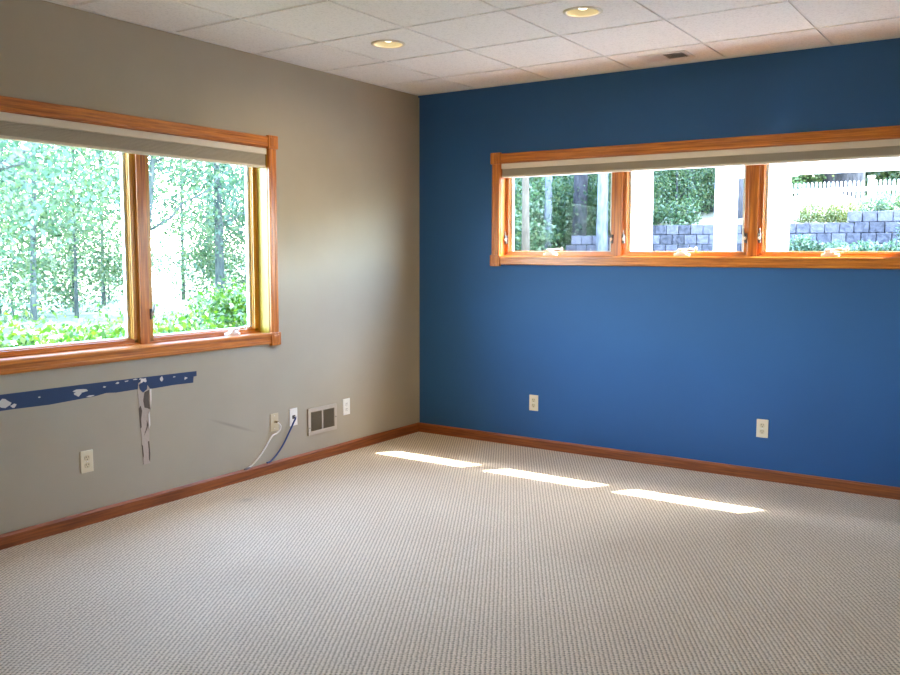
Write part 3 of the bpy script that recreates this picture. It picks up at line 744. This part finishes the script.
def trunk_mesh(seed, h, r, lean, limbs, mbm=None):
    rnd = random.Random(seed); mb = MB(); pts = []; rad = []
    for k in range(11):
        t = k/10; pts.append((lean[0]*t*h+.04*h*.1*math.sin(3*t+seed), lean[1]*t*h+.03*h*.1*math.cos(4*t+seed), t*h-.15)); rad.append(r*(1.25-.25*min(1, t*8))*(1-.55*t))
    mb.tube(pts, rad, 10)
    for k in range(limbs):
        i = rnd.randint(3, 9); p = Vector(pts[i]); az = rnd.uniform(0, 6.28); L_ = h*rnd.uniform(.25, .45)
        d = Vector((math.cos(az), math.sin(az), rnd.uniform(.25, .8))).normalized()
        q = [p+d*(L_*s_/5)+Vector((0, 0, .05*L_*(s_/5)**2))+Vector((rnd.uniform(-.04, .04), rnd.uniform(-.04, .04), 0))*L_ for s_ in range(6)]; q[0] = p
        mb.tube(q, [rad[i]*.5*(1-.14*s_) for s_ in range(6)], 7)
    return mb
crown_cache = {}
def crown(kind, m):
    key = (kind, m.name)
    if key not in crown_cache:
        if kind == 'open':   me = leaves('crown_open', 11, ell(1, 120, (0, 0, 3.9), (2.6, 2.6, 2.6)), 56, .25, .088, m)
        elif kind == 'airy': me = leaves('crown_airy', 12, ell(2, 70, (0, 0, 3.6), (2.7, 2.7, 2.4)), 52, .24, .082, m)
        elif kind == 'tall': me = leaves('crown_tall', 13, ell(3, 150, (0, 0, 12.5), (3.8, 3.8, 6.0)), 24, .5, .42, m)
        elif kind == 'bush': me = leaves('crown_bush', 14, ell(4, 110, (0, 0, 1.3), (1.7, 1.7, 1.45), .3), 44, .2, .10, m)
        elif kind == 'shrub': me = leaves('crown_shrub', 15, ell(5, 60, (0, 0, .34), (.42, .42, .34), .3), 28, .07, .06, m)
        elif kind == 'fern': me = leaves('crown_fern', 16, ell(6, 60, (0, 0, .3), (.35, .35, .32), .1), 20, .07, .08, m)
        crown_cache[key] = me
    return crown_cache[key]
def plant(name, kind, m, bk, x, y, label, cat, group=None, sc=1.0, trunk=None, rot=0, seed=1, z=None, part='foliage'):
    z = hh(x, y) if z is None else z
    root = empty(name, (x, y, z), label, cat, group)
    if kind:
        o = link(part, crown(kind, m)); o.parent = root; o.scale = (sc,)*3; o.rotation_euler.z = rot
    if trunk:
        h, r, lean, limbs = trunk
        t_ = trunk_mesh(seed, h, r, lean, limbs).build('trunk', bk); t_.parent = root
    return root
# hedge under the left window
rg = np.random.default_rng(5); n = 1400
hy = rg.uniform(-7.5, 6.5, n); hx = rg.uniform(-2.75, -1.35, n)
hz =   .10+.62*rg.uniform(0, 1, n)**.55+.06*np.sin(hy*2.1)+.05*np.sin(hy*5+1)+np.where(rg.uniform(0, 1, n) < .05, .10, 0)
hz += np.clip((hy+1.2)*.12, 0, .22)
root = empty('hedge', (-2, -.5, .1), 'leafy bright green hedge just outside the large left window', 'hedge')
o = link('foliage', leaves('hedge_foliage', 21, np.stack([hx, hy, hz], 1), 85, .075, .050, LF_hedge), root); 
for k in range(26):
    yy = -7.2+k*.54; sb = MB(); sb.tube([(-2.05, yy, 0), (-2.0+random.uniform(-.15, .15), yy+random.uniform(-.1, .1), .40), (-2.0+random.uniform(-.3, .3), yy+random.uniform(-.2, .2), .70)], [.018, .013, .006], 6)
    sb.build('stem', BK_teal, root)

G1 = 'trees in the sunlit garden beyond the hedge'
spec = [  # bearing, distance, crown, leaf, trunk(h, r, lean, limbs), scale, label
 (59.4, 15.5, 'open', LF_bright, (6, .05, (.02, .03), 7), 1.0, 'slim dark-trunked tree standing behind the hedge in the left pane'),
 (63.5, 12.0, 'open', LF_teal, (6, .10, (.12, .16), 8), 1.0, 'near teal-leaved tree whose limbs reach in from the far left'),
 (55.5, 22.0, 'airy', LF_bright, (7, .045, (-.03, .02), 8), 1.25, 'airy pale tree behind the slim trunk in the left pane'),
 (53.6, 17.0, 'airy', LF_bright, (6, .07, (.10, .06), 5), .9, 'leaning pale tree beside the window mullion'),
 (48.7, 19.0, 'open', LF_teal, (6.5, .10, (.03, -.02), 9), 1.15, 'fork-trunked teal tree at the right of the right pane'),
 (50.9, 25.0, 'airy', LF_teal, (8, .05, (0, .02), 7), 1.45, 'tall airy teal tree in the middle of the right pane'),
 (61.2, 19.5, 'open', LF_bright, (6, .05, (.02, 0), 7), 1.1, 'bright leafy tree behind the slim trunk at the far left of the view'),
 (57.0, 18.5, 'open', LF_bright, (6, .035, (-.02, .02), 7), .95, 'bright leafy tree in the middle of the left pane'),
 (46.3, 24.0, 'open', LF_teal, (8, .09, (.02, .02), 7), 1.3, 'dense teal tree at the right edge of the left window view'),
]
for i, (bg, ds, cr, lf, tr, sc_, lb) in enumerate(spec):
    x, y = at(bg, ds); plant('garden_tree', cr, lf, BK_teal, x, y, lb, 'tree', G1, sc_, tr, i*1.3, i+3)
far = [(61.5, 40), (57.3, 44), (49.2, 45), (46, 38)]
for bg, ds in [(22.75, 17), (13.85, 18.5), (16.3, 18), (33, 17), (4.6, 17), (.5, 16), (-5, 17), (37.5, 18), (10.9, 25)]:  # tall trees added to block low sky light, trunks kept behind the frame
    x, y = at(bg, ds); plant('woodland_tree', 'tall', LF_wood, BK_dark, x, y, 'tall dark woodland tree added to block low sky light, trunk mostly hidden behind the narrow window frame', 'tree', 'tall woodland trees added to block low sky light', 1.0, (16, .13, (0, 0), 4), bg, 70)
for i, (bg, ds) in enumerate(far):
    x, y = at(bg, ds); plant('garden_tree', 'open', LF_bright if i % 2 else LF_teal, BK_teal, x, y, 'distant pale green tree at the far side of the clearing', 'tree', 'distant trees beyond the clearing', 1.3, (9, .14, (0, .01), 5), i*.9, i+20)
for i, (bg, ds, s_) in enumerate([(60.5, 19, .8), (57.2, 20, .7), (55.2, 24, .8), (48.9, 23, .9), (47, 20, .8), (62.5, 16, .8)]):
    x, y = at(bg, ds); plant('garden_shrub', 'bush', LF_bright, BK_teal, x, y, 'low pale green shrub growing at the edge of the clearing', 'shrub', 'shrubs around the clearing', s_, (1.2, .03, (0, 0), 4), i*1.1, i+40)

G2 = 'woodland trunks behind the retaining wall'
trunks = [  # bearing, dist, r, lean, bark, label
 (28.15, 24, .045, (0, .01), BK_teal, 'thin grey trunk in the left pane of the narrow window'),
 (27.5, 19, .085, (.012, 0), BK_pale, 'pale slightly crooked trunk in the left pane of the narrow window'),
 (26.8, 23, .05, (0, 0), BK_pale, 'slender pale sapling trunk beside the thick dark trunk'),
 (25.75, 20, .165, (.015, 0), BK_dark, 'thick dark trunk in the middle of the left pane'),
 (24.4, 17, .105, (.01, 0), BK_pale, 'pale smooth trunk next to the first mullion'),
 (20.2, 24, .05, (-.06, .0), BK_dark, 'thin dark leaning trunk in the middle pane'),
 (18.75, 20, .095, (-.03, 0), BK_pale, 'pale leaning trunk in the middle pane'),
 (17.55, 21, .20, (.02, 0), BK_dark, 'thickest dark trunk beside the porch post'),
 (9.6, 23, .30, (.0, 0), BK_dark, 'broad dark trunk behind the picket fence'),
]
for i, (bg, ds, r_, ln, bk, lb) in enumerate(trunks):
    x, y = at(bg, ds); plant('woodland_tree', 'tall', LF_wood, bk, x, y, lb, 'tree', G2, 1.0, (16, r_, (ln[0]*.5, ln[1]*.5), 5), i*.7, i+60)
# post-like near trunk at the left edge of the narrow window
x, y = at(29.15, 15); plant('woodland_tree', 'tall', LF_wood, bark('bark_tan', (.055, .037, .022), (.09, .066, .042)), x, y, 'tan trunk at the left edge of the narrow window', 'tree', G2, .9, (14, .065, (0, 0), 3), .3, 90)
k = 0
for ds in (23.5, 27, 31, 36):
    bgs = np.arange(31.5, 4.5, -{23.5: 3.3, 27: 2.8, 31: 2.6, 36: 2.4}[ds])
    for bg in bgs:
        j = random.uniform(-.7, .7); x, y = at(bg+j, ds+random.uniform(-1, 1))
        if ds < 25 and bg < 15: 
            ds2 = 26; x, y = at(bg+j, ds2)
        plant('woodland_bush', 'bush', [LF_wood, LF_wood, LF_bright, LF_dark][k % 4], BK_dark, x, y, 'leafy green bush in the woods behind the retaining wall', 'bush', 'understory bushes in the woods', random.uniform(.95, 1.35) if ds < 33 else 1.7, (1.6, .03, (0, 0), 4), k*1.7, 100+k % 5); k += 1
for (bg, ds, s_) in [(30.6, 19, .8), (29.6, 22, 1), (28.8, 20, .8), (27.9, 22.5, 1), (27.0, 21, .7), (26.3, 23, 1.), (25.1, 21.5, .75), (24.2, 22.5, .8), (31.8, 17, .8)]:
    x, y = at(bg, ds); plant('woodland_bush', 'bush', LF_wood, BK_dark, x, y, 'bright green bush between the trunks in the left pane of the narrow window', 'bush', 'bushes between the woodland trunks', s_, (1.4, .03, (0, 0), 4), k*1.7, 100+k % 5); k += 1
for (bg, ds, s_) in [(22.2, 19.5, .55), (20.9, 20.5, .6), (19.6, 19.0, .5), (18.2, 21, .6), (16.6, 20, .6), (15.3, 19.2, .55)]:
    x, y = at(bg, ds); plant('woodland_bush', 'bush', LF_wood, BK_dark, x, y, 'low green bush just behind the wall top in the middle pane', 'bush', 'bushes along the back of the retaining wall', s_, (1.4, .03, (0, 0), 4), k*1.7, 100+k % 5); k += 1
# plants around the retaining wall
def pt(x, y, z, kind, lf, sc_, label, cat='shrub', g=None, rot=0):
    plant('garden_shrub' if kind == 'shrub' else 'fern', kind, lf, BK_teal, x, y, label, cat, g, sc_, (.25, .012, (0, 0), 3), rot, 7, z)
for i, (x, l) in enumerate([(.62, 'yellow-green shrub on the wall top, leftmost beside the porch post'), (.95, 'yellow-green shrub on the wall top, second from the porch post'), (1.22, 'yellow-green shrub on the wall top, just left of the wall step')]):
    pt(x, 10.68, 1.9, 'shrub', LF_yel, .6, l, rot=i)
pt(1.15, 12.2, 2.0, 'shrub', LF_blu, .62, 'blue-green shrub below the left half of the fence')
pt(1.50, 12.4, 2.0, 'shrub', LF_blu, .85, 'larger blue-green shrub in front of the fence post', rot=1)
pt(2.05, 12.0, 2.0, 'shrub', LF_wood, .85, 'dark green shrub below the right half of the fence', rot=2)
pt(2.65, 11.6, 1.98, 'shrub', LF_wood, .85, 'dark green shrub at the right edge above the wall', rot=3)
pt(2.35, 9.66, 1.58, 'shrub', LF_blu, .5, 'blue-green shrub growing on the lower wall tier', rot=1)
for i, x in enumerate([.5, .78, 1.06, 1.55, 1.9, 2.25, 2.6]):
    y = 9.45 if x < 1.5 else 8.6
    pt(x, y, 1.13 if x != .78 else 1.25, 'fern', LF_blu, .72, 'pale teal fern at the foot of the block wall', 'fern', 'ferns along the foot of the retaining wall', rot=i)
for i, x in enumerate([-3.0, -2.4, -1.75]):
    pt(x, 10.95, 1.85, 'shrub', LF_wood, .9, 'low green groundcover spilling over the wall in the middle pane', 'shrub', 'groundcover along the wall top', rot=i)
